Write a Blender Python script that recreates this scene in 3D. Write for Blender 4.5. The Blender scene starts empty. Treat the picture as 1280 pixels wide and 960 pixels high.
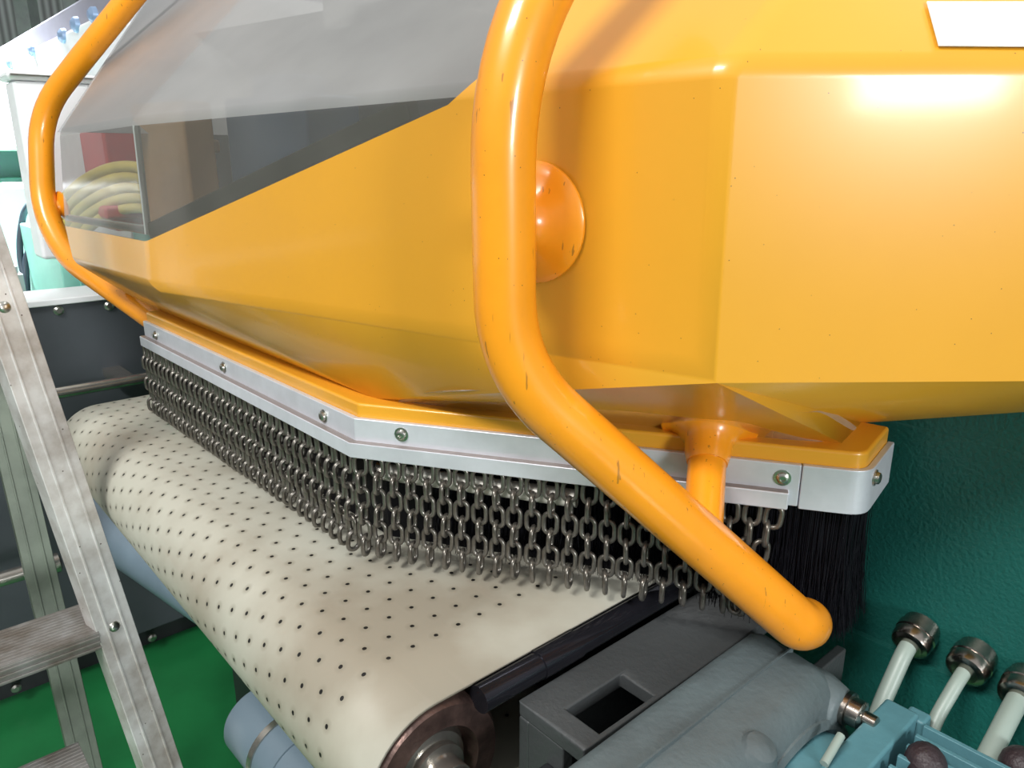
import bpy, bmesh, math, random
from math import sin, cos, radians, pi
from mathutils import Vector, Matrix
random.seed(7)
S = bpy.context.scene
COL = S.collection
# ------------------------------------------------------------------ camera, exposure, light
TH = radians(16.5); FPX = 955.0; EYE = Vector((0, 0, 1.30))
cam = bpy.data.cameras.new('camera'); camo = bpy.data.objects.new('camera', cam); COL.objects.link(camo)
camo.location = EYE; camo.rotation_euler = (radians(90) - TH, 0, 0)
cam.sensor_width = 36; cam.lens = FPX / 1280 * 36; cam.clip_start = 0.02
cam.dof.use_dof = False
S.camera = camo
S.view_settings.view_transform = 'Standard'; S.view_settings.look = 'None'
S.view_settings.gamma = 1; S.view_settings.use_curve_mapping = False
S.view_settings.exposure = 0.12
w = bpy.data.worlds.new('world'); S.world = w; w.use_nodes = True
wn = w.node_tree.nodes; wl = w.node_tree.links
bg = wn['Background']; bg.inputs[1].default_value = 0.62
# hall daylight: brighter overhead (roof lights), dimmer towards the ground
tc = wn.new('ShaderNodeTexCoord'); sp = wn.new('ShaderNodeSeparateXYZ'); cr = wn.new('ShaderNodeValToRGB')
mr = wn.new('ShaderNodeMapRange'); mr.inputs[1].default_value = -1; mr.inputs[2].default_value = 1
wl.new(tc.outputs['Generated'], sp.inputs[0]); wl.new(sp.outputs[2], mr.inputs[0]); wl.new(mr.outputs[0], cr.inputs[0])
cr.color_ramp.elements[0].position = 0.35; cr.color_ramp.elements[0].color = (.16, .17, .17, 1)
cr.color_ramp.elements[1].position = 0.9; cr.color_ramp.elements[1].color = (1.0, 1.0, 1.0, 1)
e = cr.color_ramp.elements.new(0.52); e.color = (.42, .43, .44, 1)
wl.new(cr.outputs[0], bg.inputs[0])

def area(name, loc, tgt, sx, sy, power, col=(1, 1, 1)):
    l = bpy.data.lights.new(name, 'AREA'); l.shape = 'RECTANGLE'; l.size = sx; l.size_y = sy; l.energy = power; l.color = col
    o = bpy.data.objects.new(name, l); COL.objects.link(o); o.location = loc
    o.rotation_euler = (Vector(tgt) - Vector(loc)).to_track_quat('-Z', 'Y').to_euler()
    return o
area('ceiling_light_row', (-1.7, -1.3, 4.0), (0.1, 0.8, 1.2), 1.5, 0.5, 135, (1, .98, .95))
area('ceiling_light_row', (1.6, 1.8, 4.4), (0.3, 0.8, 1.0), 2.4, 0.5, 60, (1, .98, .95))
area('tall_window', (3.0, -4.9, 2.35), (0.3, 0.5, 1.2), .95, 1.3, 215, (.97, .99, 1))
sk = area('background_boost', (-2.7, 3.7, 4.3), (-2.4, 3.3, 0.8), 1.2, 1.2, 760, (.95, .98, 1)); sk.data.spread = radians(46)  # added lamp to overexpose the left background, beam kept off the hood

# ------------------------------------------------------------------ frames
s_ = radians(41.2)
D1 = Vector((-sin(s_), cos(s_), 0))      # along the belt roller, away to the left
D2 = Vector((cos(s_), sin(s_), 0))       # along the belt, away to the right
Z = Vector((0, 0, 1))
def M(u, v, z): return D1 * u + D2 * v + Vector((0, 0, z))
MROT = Matrix((D2, D1, Z)).transposed()   # local x = D2, y = D1
def ray(px, py):
    x = (px - 640) / FPX; y = (480 - py) / FPX
    return Vector((x, cos(TH) + y * sin(TH), -sin(TH) + y * cos(TH)))
def hit(px, py, p, n):                    # point of a real plane seen along a direction
    r = ray(px, py); return EYE + r * ((Vector(p) - EYE).dot(n) / r.dot(n))
def dep(px, py, d): return EYE + ray(px, py) * d
def hz(px, py, z): return hit(px, py, Vector((0, 0, z)), Z)

# ------------------------------------------------------------------ materials
MATS = {}
def mat(name, col, rough=.5, metal=0, noise=.0, nscale=8, bump=0, bscale=40, coat=0, spec=.5, speck=None, col2=None, rough2=None, trans=0, alpha=1, scratch=None):
    if name in MATS: return MATS[name]
    m = bpy.data.materials.new(name); m.use_nodes = True; MATS[name] = m
    N = m.node_tree.nodes; L = m.node_tree.links; b = N['Principled BSDF']
    b.inputs['Base Color'].default_value = (*col, 1); b.inputs['Roughness'].default_value = rough
    b.inputs['Metallic'].default_value = metal; b.inputs['Specular IOR Level'].default_value = spec
    b.inputs['Coat Weight'].default_value = coat; b.inputs['Coat Roughness'].default_value = .10
    b.inputs['Transmission Weight'].default_value = trans; b.inputs['Alpha'].default_value = alpha
    t = N.new('ShaderNodeTexCoord')
    cur = None
    if noise or col2:
        n = N.new('ShaderNodeTexNoise'); n.inputs['Scale'].default_value = nscale; n.inputs['Detail'].default_value = 6
        n.inputs['Roughness'].default_value = .6
        L.new(t.outputs['Object'], n.inputs['Vector'])
        r = N.new('ShaderNodeValToRGB'); L.new(n.outputs['Fac'], r.inputs[0])
        c2 = col2 if col2 else tuple(c * (1 - noise) for c in col)
        r.color_ramp.elements[0].position = .35; r.color_ramp.elements[0].color = (*c2, 1)
        r.color_ramp.elements[1].position = .62; r.color_ramp.elements[1].color = (*col, 1)
        cur = r.outputs[0]
        if rough2 is not None:
            mr = N.new('ShaderNodeMapRange'); L.new(n.outputs['Fac'], mr.inputs[0]); mr.inputs[1].default_value = .3; mr.inputs[2].default_value = .7
            mr.inputs[3].default_value = rough2; mr.inputs[4].default_value = rough; L.new(mr.outputs[0], b.inputs['Roughness'])
    if speck:
        sc, th, scol = speck
        v = N.new('ShaderNodeTexVoronoi'); v.inputs['Scale'].default_value = sc; L.new(t.outputs['Object'], v.inputs['Vector'])
        r2 = N.new('ShaderNodeMath'); r2.operation = 'LESS_THAN'; r2.inputs[1].default_value = th; L.new(v.outputs['Distance'], r2.inputs[0])
        mx = N.new('ShaderNodeMix'); mx.data_type = 'RGBA'; L.new(r2.outputs[0], mx.inputs[0])
        if cur: L.new(cur, mx.inputs[6])
        else: mx.inputs[6].default_value = (*col, 1)
        mx.inputs[7].default_value = (*scol, 1); cur = mx.outputs[2]
    if scratch:
        mp = N.new('ShaderNodeMapping'); mp.inputs['Scale'].default_value = scratch; L.new(t.outputs['Object'], mp.inputs[0])
        ns = N.new('ShaderNodeTexNoise'); ns.inputs['Scale'].default_value = 1; ns.inputs['Detail'].default_value = 3; L.new(mp.outputs[0], ns.inputs['Vector'])
        rs = N.new('ShaderNodeMapRange'); L.new(ns.outputs[0], rs.inputs[0]); rs.inputs[1].default_value = .69; rs.inputs[2].default_value = .71; rs.inputs[4].default_value = .55
        ms = N.new('ShaderNodeMix'); ms.data_type = 'RGBA'; L.new(rs.outputs[0], ms.inputs[0]); L.new(cur, ms.inputs[6]); ms.inputs[7].default_value = (.10, .05, .015, 1); cur = ms.outputs[2]
    if cur: L.new(cur, b.inputs['Base Color'])
    if bump:
        nb = N.new('ShaderNodeTexNoise'); nb.inputs['Scale'].default_value = bscale; nb.inputs['Detail'].default_value = 4
        L.new(t.outputs['Object'], nb.inputs['Vector'])
        bb = N.new('ShaderNodeBump'); bb.inputs['Strength'].default_value = bump; bb.inputs['Distance'].default_value = .002
        L.new(nb.outputs['Fac'], bb.inputs['Height']); L.new(bb.outputs[0], b.inputs['Normal'])
    return m
YEL = mat('yellow_paint', (.74, .345, .024), .30, noise=.05, nscale=5, coat=.35, speck=(95, .035, (.12, .07, .02)))
ORG = mat('orange_paint', (.93, .33, .012), .30, noise=.10, nscale=14, coat=.35, speck=(120, .05, (.2, .08, .01)), scratch=(260, 260, 20))
ALU = mat('brushed_aluminium', (.66, .68, .74), .40, metal=.35, noise=.10, nscale=30)
ALUD = mat('worn_aluminium', (.68, .67, .66), .40, metal=.3, col2=(.36, .32, .29), nscale=14, speck=(60, .06, (.10, .08, .07)))
CHN = mat('chain_steel', (.20, .19, .17), .30, metal=.7, col2=(.11, .098, .08), nscale=60)
SCR = mat('zinc_screw', (.55, .55, .50), .28, metal=1, noise=.3, nscale=90)
BLK = mat('black_bristle', (.004, .004, .007), .5, spec=.22)
BLKR = mat('black_rubber', (.016, .012, .014), .42, noise=.3, nscale=40)
BARM = mat('black_polished_steel', (.035, .035, .045), .14, metal=.7, noise=.3, nscale=12)
CASTG = mat('grey_cast_paint', (.115, .150, .158), .48, col2=(.085, .105, .11), nscale=9, bump=.4, bscale=160)
PLTG = mat('dark_grey_plate', (.060, .066, .068), .5, noise=.25, nscale=7, bump=.3, bscale=200)
TEAL = mat('teal_motor_paint', (.10, .25, .29), .42, noise=.2, nscale=12, bump=.2, bscale=150)
GRN = mat('green_machine_paint', (.009, .105, .088), .42, noise=.12, nscale=6, bump=.5, bscale=260)
FLR = mat('green_floor_paint', (.015, .19, .055), .38, noise=.25, nscale=4, coat=.2)
SLT = mat('slate_steel', (.055, .065, .075), .5, noise=.2, nscale=5)
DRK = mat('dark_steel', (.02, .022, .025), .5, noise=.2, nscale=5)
RUST = mat('brown_roller_steel', (.16, .10, .085), .38, metal=.6, col2=(.07, .045, .04), nscale=40, bump=.4, bscale=120)
STL = mat('turned_steel', (.55, .52, .47), .25, metal=.9, noise=.2, nscale=25)
WHT = mat('white_enamel', (.86, .88, .90), .4, noise=.05, nscale=4)
STK = mat('white_sticker', (.95, .95, .95), .35, noise=.02)
BLU = mat('blue_grey_duct', (.17, .235, .29), .38, noise=.15, nscale=10, coat=.2)
GTUBE = mat('pale_grey_conduit', (.30, .37, .33), .4, noise=.08, nscale=12)
CYAN = mat('mint_enamel', (.36, .80, .68), .35, noise=.15, nscale=3)
CAB = mat('blue_black_cable', (.03, .05, .07), .45)
BOOT = mat('dark_brown_rubber', (.035, .022, .026), .5, bump=.6, bscale=260, noise=.3, nscale=30)
NKL = mat('nickel', (.42, .38, .34), .22, metal=1, noise=.35, nscale=60)
HOSE = mat('yellow_hose', (.62, .50, .12), .4, noise=.2, nscale=20)
RED = mat('red_paint', (.55, .06, .06), .4, noise=.2)
NAVY = mat('navy_paint', (.05, .10, .19), .45, noise=.2)
TAN = mat('tan_paint', (.50, .30, .13), .5, noise=.3, nscale=6)
LAD2 = mat('green_reflection_aluminium', (.17, .20, .16), .45, metal=.4, noise=.35, nscale=12)  # rear leg: its dark green reflection is painted into the aluminium colour
GRY = mat('mid_grey_paint', (.35, .36, .37), .5, noise=.15)
PURP = mat('dusk_purple_paint', (.16, .12, .17), .4, noise=.2)

def clearmat(name, tint, haze, alpha, rough=.12, sc=9, ior=1.35):
    m = bpy.data.materials.new(name); m.use_nodes = True; N = m.node_tree.nodes; L = m.node_tree.links
    N.remove(N['Principled BSDF']); out = N['Material Output']
    tr = N.new('ShaderNodeBsdfTransparent'); tr.inputs[0].default_value = (*tint, 1)
    df = N.new('ShaderNodeBsdfDiffuse'); df.inputs[0].default_value = (*haze, 1)
    tl = N.new('ShaderNodeBsdfTranslucent'); tl.inputs[0].default_value = (*haze, 1)
    gl = N.new('ShaderNodeBsdfGlossy'); gl.inputs['Roughness'].default_value = rough; gl.inputs[0].default_value = (.9, .9, .9, 1)
    t = N.new('ShaderNodeTexCoord'); n = N.new('ShaderNodeTexNoise'); n.inputs['Scale'].default_value = sc; n.inputs['Detail'].default_value = 5
    L.new(t.outputs['Object'], n.inputs['Vector'])
    mr = N.new('ShaderNodeMapRange'); L.new(n.outputs[0], mr.inputs[0]); mr.inputs[1].default_value = .3; mr.inputs[2].default_value = .7
    mr.inputs[3].default_value = alpha * .8; mr.inputs[4].default_value = min(1, alpha * 1.15)
    md = N.new('ShaderNodeMixShader'); md.inputs[0].default_value = .35; L.new(df.outputs[0], md.inputs[1]); L.new(tl.outputs[0], md.inputs[2])
    mh = N.new('ShaderNodeMixShader'); L.new(mr.outputs[0], mh.inputs[0]); L.new(tr.outputs[0], mh.inputs[1]); L.new(md.outputs[0], mh.inputs[2])
    fr = N.new('ShaderNodeFresnel'); fr.inputs[0].default_value = ior
    mg = N.new('ShaderNodeMixShader'); L.new(fr.outputs[0], mg.inputs[0]); L.new(mh.outputs[0], mg.inputs[1]); L.new(gl.outputs[0], mg.inputs[2])
    L.new(mg.outputs[0], out.inputs[0])
    return m
ACR = clearmat('smoked_acrylic', (.86, .86, .84), (.30, .29, .27), .38, ior=1.2)
ACRD = clearmat('milky_reflection_acrylic', (.86, .86, .84), (.46, .46, .45), .66, .3, 5, 1.2)  # roof panes: same acrylic with its milky reflection put into the colour
ACRE = clearmat('acrylic_edge', (.4, .4, .36), (.07, .075, .055), .85, .2)
FILM = clearmat('protective_film', (.96, .93, .88), (.66, .55, .40), .48, .25, 30, 1.04)

# perforated belt: holes laid out along the belt's own u/v directions (metres in the UV map)
def beltmat():
    m = bpy.data.materials.new('perforated_belt_cloth'); m.use_nodes = True; N = m.node_tree.nodes; L = m.node_tree.links; b = N['Principled BSDF']
    def mth(op, a, bb=None):
        x = N.new('ShaderNodeMath'); x.operation = op
        for i, q in enumerate((a, bb)):
            if q is None: continue
            if isinstance(q, (int, float)): x.inputs[i].default_value = q
            else: L.new(q, x.inputs[i])
        return x.outputs[0]
    uv = N.new('ShaderNodeUVMap'); sx = N.new('ShaderNodeSeparateXYZ'); L.new(uv.outputs[0], sx.inputs[0])
    U, V = sx.outputs[0], sx.outputs[1]
    DU, DV = .0247, .0240
    ru = mth('DIVIDE', mth('SUBTRACT', U, .4725), DU)
    row = mth('ROUND', ru); fu = mth('MULTIPLY', mth('SUBTRACT', ru, row), DU)
    vs = mth('ADD', mth('SUBTRACT', V, .3505), mth('MULTIPLY', row, .0080))
    rv = mth('DIVIDE', vs, DV); fv = mth('MULTIPLY', mth('SUBTRACT', rv, mth('ROUND', rv)), DV)
    d = mth('SQRT', mth('ADD', mth('MULTIPLY', fu, fu), mth('MULTIPLY', fv, fv)))
    ok = mth('MULTIPLY', mth('GREATER_THAN', row, -.5), mth('LESS_THAN', row, 37.5))
    hole = mth('MULTIPLY', mth('LESS_THAN', d, .0020), ok)
    ring = N.new('ShaderNodeMapRange'); L.new(d, ring.inputs[0]); ring.inputs[1].default_value = .0020; ring.inputs[2].default_value = .0068
    ring.inputs[3].default_value = 1; ring.inputs[4].default_value = 0
    ring2 = mth('MULTIPLY', ring.outputs[0], ok)
    t = N.new('ShaderNodeTexCoord'); n = N.new('ShaderNodeTexNoise'); n.inputs['Scale'].default_value = 5; n.inputs['Detail'].default_value = 7
    L.new(t.outputs['Object'], n.inputs['Vector'])
    r = N.new('ShaderNodeValToRGB'); L.new(n.outputs[0], r.inputs[0])
    r.color_ramp.elements[0].position = .34; r.color_ramp.elements[0].color = (.30, .27, .21, 1)
    r.color_ramp.elements[1].position = .60; r.color_ramp.elements[1].color = (.46, .455, .385, 1)
    # scuff streaks running across the belt
    mp = N.new('ShaderNodeMapping'); mp.inputs['Scale'].default_value = (3, 70, 1); L.new(uv.outputs[0], mp.inputs[0])
    n3 = N.new('ShaderNodeTexNoise'); n3.inputs['Scale'].default_value = 1; n3.inputs['Detail'].default_value = 5; L.new(mp.outputs[0], n3.inputs['Vector'])
    r3 = N.new('ShaderNodeMapRange'); L.new(n3.outputs[0], r3.inputs[0]); r3.inputs[1].default_value = .58; r3.inputs[2].default_value = .8; r3.inputs[4].default_value = .35
    m3 = N.new('ShaderNodeMix'); m3.data_type = 'RGBA'; L.new(r3.outputs[0], m3.inputs[0]); L.new(r.outputs[0], m3.inputs[6]); m3.inputs[7].default_value = (.40, .33, .27, 1)
    m1 = N.new('ShaderNodeMix'); m1.data_type = 'RGBA'; L.new(mth('MULTIPLY', ring2, .55), m1.inputs[0]); L.new(m3.outputs[2], m1.inputs[6]); m1.inputs[7].default_value = (.22, .20, .15, 1)
    m2 = N.new('ShaderNodeMix'); m2.data_type = 'RGBA'; L.new(hole, m2.inputs[0]); L.new(m1.outputs[2], m2.inputs[6]); m2.inputs[7].default_value = (.008, .007, .006, 1)
    L.new(m2.outputs[2], b.inputs['Base Color']); b.inputs['Roughness'].default_value = .5; b.inputs['Specular IOR Level'].default_value = .35
    bp = N.new('ShaderNodeBump'); bp.inputs['Strength'].default_value = .35; bp.inputs['Distance'].default_value = .0006; bp.invert = True
    L.new(ring2, bp.inputs['Height']); L.new(bp.outputs[0], b.inputs['Normal'])
    return m
BELT = beltmat()

# ------------------------------------------------------------------ builders
def finish(name, bm, m, parent=None, smooth=True, bevel=0, seg=2, ang=30, solid=0, mats=None):
    bmesh.ops.recalc_face_normals(bm, faces=bm.faces) if not solid else None
    me = bpy.data.meshes.new(name); bm.to_mesh(me); bm.free()
    for x in (mats or [m]): me.materials.append(x)
    o = bpy.data.objects.new(name, me); COL.objects.link(o)
    if solid:
        md = o.modifiers.new('thickness', 'SOLIDIFY'); md.thickness = solid; md.offset = -1
    if bevel:
        md = o.modifiers.new('bevel', 'BEVEL'); md.width = bevel; md.segments = seg; md.limit_method = 'ANGLE'; md.angle_limit = radians(ang)
        md.harden_normals = True
    if smooth:
        for p in me.polygons: p.use_smooth = True
        if not bevel:
            try: me.set_sharp_from_angle(angle=radians(38))
            except Exception: pass
    if parent is not None:
        o.parent = parent; o.matrix_parent_inverse = parent.matrix_world.inverted() if False else Matrix.Translation(-Vector(parent.location))
    return o
def thing(name, loc, label, cat, group=None):
    o = bpy.data.objects.new(name, None); COL.objects.link(o); o.location = loc; o.empty_display_size = .05
    o['label'] = label; o['category'] = cat
    if group: o['group'] = group
    return o
def tag(o, label, cat, group=None, kind=None):
    if label: o['label'] = label
    if cat: o['category'] = cat
    if group: o['group'] = group
    if kind: o['kind'] = kind
    return o
def box(bm, c, dx, dy, dz, ax=None):
    """axis box centred at c; ax = (X, Y, Z) unit vectors"""
    X, Y, Zz = ax or (Vector((1, 0, 0)), Vector((0, 1, 0)), Z)
    vs = [bm.verts.new(Vector(c) + X * (i * dx / 2) + Y * (j * dy / 2) + Zz * (k * dz / 2)) for i in (-1, 1) for j in (-1, 1) for k in (-1, 1)]
    for f in ((0, 1, 3, 2), (4, 6, 7, 5), (0, 4, 5, 1), (2, 3, 7, 6), (0, 2, 6, 4), (1, 5, 7, 3)):
        bm.faces.new([vs[i] for i in f])
    return bm
MAX = (D2, D1, Z)
def mbox(bm, u0, u1, v0, v1, z0, z1): return box(bm, M((u0 + u1) / 2, (v0 + v1) / 2, (z0 + z1) / 2), v1 - v0, u1 - u0, z1 - z0, MAX)
def basis(d):
    d = d.normalized(); a = Z if abs(d.z) < .9 else Vector((1, 0, 0))
    x = d.cross(a).normalized(); return x, d.cross(x).normalized()
def rounded(pts, r, n=8):
    out = [Vector(pts[0])]
    rs = r if isinstance(r, (list, tuple)) else [r] * len(pts)
    for i in range(1, len(pts) - 1):
        p, a, b = Vector(pts[i]), Vector(pts[i - 1]), Vector(pts[i + 1])
        da, db = (a - p), (b - p); t = min(rs[i], da.length * .49, db.length * .49)
        p0, p1 = p + da.normalized() * t, p + db.normalized() * t
        for k in range(n + 1):
            q = k / n; out.append(p0 * (1 - q) ** 2 + p * 2 * q * (1 - q) + p1 * q * q)
    out.append(Vector(pts[-1])); return out
def tube(bm, pts, r, n=16, caps=True, dome=(0, 0), rs=None):
    P = [Vector(p) for p in pts]; rad = list(rs) if rs else [r] * len(P)
    if dome[0]:
        d = (P[0] - P[1]).normalized(); k0 = [P[0] + d * (r * sin(a)) for a in (1.45, 1.1, .75, .4)]; P = k0 + P; rad = [r * cos(a) for a in (1.45, 1.1, .75, .4)] + rad
    if dome[1]:
        d = (P[-1] - P[-2]).normalized(); e0 = P[-1]; P += [e0 + d * (r * sin(a)) for a in (.4, .75, 1.1, 1.45)]; rad += [r * cos(a) for a in (.4, .75, 1.1, 1.45)]
    t = (P[1] - P[0]).normalized(); x, y = basis(t); rings = []
    for i, p in enumerate(P):
        if i == 0: tn = (P[1] - P[0])
        elif i == len(P) - 1: tn = P[-1] - P[-2]
        else: tn = (P[i + 1] - P[i]).normalized() + (P[i] - P[i - 1]).normalized()
        tn.normalize(); x = (x - tn * x.dot(tn)).normalized(); y = tn.cross(x)
        rings.append([bm.verts.new(p + (x * cos(2 * pi * k / n) + y * sin(2 * pi * k / n)) * rad[i]) for k in range(n)])
    for a, b in zip(rings, rings[1:]):
        for k in range(n): bm.faces.new((a[k], a[(k + 1) % n], b[(k + 1) % n], b[k]))
    if caps: bm.faces.new(rings[0][::-1]); bm.faces.new(rings[-1])
    return bm
def lathe(bm, o, ax, prof, n=32, caps=True):
    """prof = [(distance along axis, radius)]"""
    o = Vector(o); ax = Vector(ax).normalized(); x, y = basis(ax); rings = []
    for h, r in prof:
        rings.append([bm.verts.new(o + ax * h + (x * cos(2 * pi * k / n) + y * sin(2 * pi * k / n)) * max(r, 1e-5)) for k in range(n)])
    for a, b in zip(rings, rings[1:]):
        for k in range(n): bm.faces.new((a[k], a[(k + 1) % n], b[(k + 1) % n], b[k]))
    if caps: bm.faces.new(rings[0][::-1]); bm.faces.new(rings[-1])
    return bm
def sheet(bm, pts): return bm.faces.new([bm.verts.new(Vector(p)) for p in pts])
def offset_poly(poly, d):
    """offset an open plan polyline to its camera side (right-hand normal) by d"""
    out = []
    P = [Vector((p[0], p[1])) for p in poly]
    for i in range(len(P)):
        ns = []
        if i > 0: e = (P[i] - P[i - 1]).normalized(); ns.append(Vector((e.y, -e.x)))
        if i < len(P) - 1: e = (P[i + 1] - P[i]).normalized(); ns.append(Vector((e.y, -e.x)))
        n = sum(ns, Vector((0, 0))); n = n / n.length
        out.append(P[i] + n * (d / max(.3, n.dot(ns[0]))))
    return out
def wallstrip(bm, poly, d0, d1, z0, z1):
    """solid strip following poly, between offsets d0 (inner) and d1 (outer)"""
    a = offset_poly(poly, d0); b = offset_poly(poly, d1); n = len(a)
    V = [[bm.verts.new((p[i].x, p[i].y, z)) for i in range(n)] for p, z in ((a, z0), (b, z0), (b, z1), (a, z1))]
    for i in range(n - 1):
        for k in range(4): bm.faces.new((V[k][i], V[(k + 1) % 4][i], V[(k + 1) % 4][i + 1], V[k][i + 1]))
    bm.faces.new([V[k][0] for k in range(4)]); bm.faces.new([V[k][-1] for k in range(3, -1, -1)])
    return bm
B = bmesh.new

# ------------------------------------------------------------------ setting
bm = B(); box(bm, (0, 3, -.05), 24, 24, .1)
tag(finish('floor', bm, FLR, smooth=False), None, None, kind='structure')
# corrugated hall wall
def wallmat():
    m = mat('corrugated_wall', (.62, .64, .66), .6); N = m.node_tree.nodes; L = m.node_tree.links; b = N['Principled BSDF']
    t = N.new('ShaderNodeTexCoord'); wv = N.new('ShaderNodeTexWave'); wv.inputs['Scale'].default_value = 3.2; wv.bands_direction = 'X'
    L.new(t.outputs['Object'], wv.inputs['Vector']); r = N.new('ShaderNodeValToRGB'); L.new(wv.outputs[0], r.inputs[0])
    r.color_ramp.elements[0].color = (.26, .25, .26, 1); r.color_ramp.elements[1].color = (.60, .60, .62, 1); L.new(r.outputs[0], b.inputs['Base Color'])
    return m
bm = B(); box(bm, (-1, 11, 3), 22, .2, 6.2)
tag(finish('wall_back', bm, wallmat(), smooth=False), None, None, kind='structure')

# ------------------------------------------------------------------ the yellow hood
Fdir = Vector((-sin(radians(52.2)), cos(radians(52.2)), 0)); Fn = Vector((-cos(radians(52.2)), -sin(radians(52.2)), 0))
f0 = Vector((.128, .488, 1.165)); c0 = Vector((.126, .488, 1.354))
fL = Vector((-.444, .930, 1.150)); cL = Vector((-.436, .926, 1.341))
mn = (fL - f0).cross(c0 - f0).normalized()                       # main vertical panel
s1 = hit(182, 302, f0, mn); s2 = hit(560, 131, f0, mn)
K = c0 + (cL - c0) * .565                                        # window edge crosses the upper crease
K = hit(582, 110, f0, mn); kd = (cL - c0).normalized(); K = c0 + kd * (K - c0).dot(kd)
fR = Vector((1.50, .488, 1.165)); cR = Vector((1.50, .488, 1.354))
f4 = M(1.392, .282, 1.140); c4 = M(1.345, .282, 1.337); s4 = M(1.410, .282, 1.195)
# sloping roof faces
ra = radians(53); nr = Vector((0, -sin(ra), cos(ra)))            # right roof face
h1 = hit(972, 0, c0, nr)
nm = (cL - c0).cross(h1 - c0).normalized()
b1 = hit(716, 0, c0, nm); h2 = hit(300, 0, cL, nm)
nl = (c4 - cL).cross(h2 - cL).normalized()
e1 = hit(184, 0, cL, nl)
ZT = 1.80
def up(a, b): return a + (b - a) * ((ZT - a.z) / (b.z - a.z))
H1 = up(c0, h1); B1 = up(K, b1); H2 = up(cL, h2); E1 = up(c4, e1)
RR = Vector((1.5, H1.y, ZT))
hood = thing('machine_hood', (.3, .95, 1.02), 'faceted yellow hood with smoked window over the white perforated belt', 'machine hood')
# plan outline of the metal strip below the hood
LIP = [(-.575, 1.151), (-.157, .690), (.227, .574)]
BR = [(-.575, 1.151), (-.157, .690), (.272, .560)]
cx = [Vector((.272, .560)), Vector((.330, .618))]
NP = [Vector((p[0], p[1])) for p in BR[:-1]]
arc = rounded([Vector((.20, .582, 0)), Vector((.290, .555, 0)), Vector((.345, .628, 0))], .022, 6)
STRIP = [tuple(p) for p in NP] + [(a.x, a.y) for a in arc]       # strip line, outer face at offset -.008
T0, T1, = Vector((-.555, 1.165, 0)), Vector((-.145, .712, 0))
inner = offset_poly([STRIP[0], STRIP[1], (.290, .555), STRIP[-1]], -.036)
iv = [Vector((p.x, p.y, 1.071)) for p in inner]
bm = B(); V = {}
def vv(k, p): V[k] = bm.verts.new(p); return V[k]
for k, p in dict(f0=f0, c0=c0, fL=fL, s1=s1, s2=s2, K=K, fR=fR, cR=cR, f4=f4, s4=s4, H1=H1, B1=B1, RR=RR).items(): vv(k, p)
ivs = [bm.verts.new(p) for p in iv]
far = bm.verts.new(M(.169, .700, 1.102)); far2 = bm.verts.new(M(.036, .700, 1.165)); lefti = bm.verts.new(M(1.40, .36, 1.075))
F = lambda *ks: bm.faces.new([V[k] if isinstance(k, str) else k for k in ks])
F('fL', 'f0', 'c0', 'K', 's2', 's1'); F('f0', 'fR', 'cR', 'c0'); F('c0', 'cR', 'RR', 'H1'); F('K', 'c0', 'H1', 'B1'); F('f4', 'fL', 's1', 's4')
F('fL', ivs[0], ivs[1]); F('f4', lefti, ivs[0], 'fL'); F('fL', ivs[1], 'f0')
F('f0', ivs[1], ivs[2])
for i in range(2, len(ivs) - 1): F('f0', ivs[i], ivs[i + 1])
F('f0', ivs[-1], far); F('f0', far, far2)
bmesh.ops.recalc_face_normals(bm, faces=bm.faces)
bmesh.ops.triangulate(bm, faces=[f for f in bm.faces if len(f.verts) > 6])
# outside faces must point to the camera side
for f in bm.faces:
    pass
def edge_between(a, b):
    for e_ in bm.edges:
        if {e_.verts[0], e_.verts[1]} == {a, b}: return e_
ed = [edge_between(V[a], V[b]) for a, b in (('c0', 'cR'), ('K', 'c0'), ('f0', 'c0'), ('c0', 'H1'), ('fL', 's1'), ('fL', 'f0'), ('f0', 'fR'), ('f4', 'fL'))]
bmesh.ops.bevel(bm, geom=[x for x in ed if x], offset=.009, segments=5, profile=.5, affect='EDGES', clamp_overlap=True)
sh = finish('hood_shell', bm, YEL, hood, solid=.0025)
wm = sh.modifiers.new('wn', 'WEIGHTED_NORMAL'); wm.weight = 100; wm.keep_sharp = True
tag(sh, 'orange-yellow painted sheet metal', None)
# window: four acrylic faces
bm = B(); q4, qE = c4 + D1 * .004, E1 + D1 * .004
for p_ in ((q4, q4 + D2 * 1.5, qE + D2 * 1.5, qE), (q4 + D1 * .01, q4 + D2 * 1.5 + D1 * .01, qE + D2 * 1.5 + D1 * .01, qE + D1 * .01)): sheet(bm, p_)
sheet(bm, (q4, q4 + D1 * .01, qE + D1 * .01, qE))
tag(finish('end_wall', bm, GRY, hood, smooth=False), 'grey inner end wall seen through the window', None)
bm = B(); W = {k: bm.verts.new(p) for k, p in dict(s1=s1, s2=s2, K=K, cL=cL, B1=B1, H2=H2, c4=c4, s4=s4, E1=E1).items()}
for ks in (('s1', 's2', 'K', 'cL'), ('cL', 'K', 'B1', 'H2'), ('s4', 's1', 'cL', 'c4'), ('c4', 'cL', 'H2', 'E1')): bm.faces.new([W[k] for k in ks])
bmesh.ops.recalc_face_normals(bm, faces=bm.faces)
ed = [x for x in bm.edges if len(x.link_faces) == 2]
bmesh.ops.bevel(bm, geom=ed, offset=.009, segments=5, profile=.5, affect='EDGES', clamp_overlap=True)
for f in bm.faces: f.normal_update()
for f in bm.faces:
    if abs(f.normal.z) > .25: f.material_index = 1
win = finish('window_cover', bm, ACR, hood, mats=[ACR, ACRD])
wm = win.modifiers.new('wn', 'WEIGHTED_NORMAL'); wm.weight = 100
tag(win, 'scuffed smoked transparent cover', None)
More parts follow.
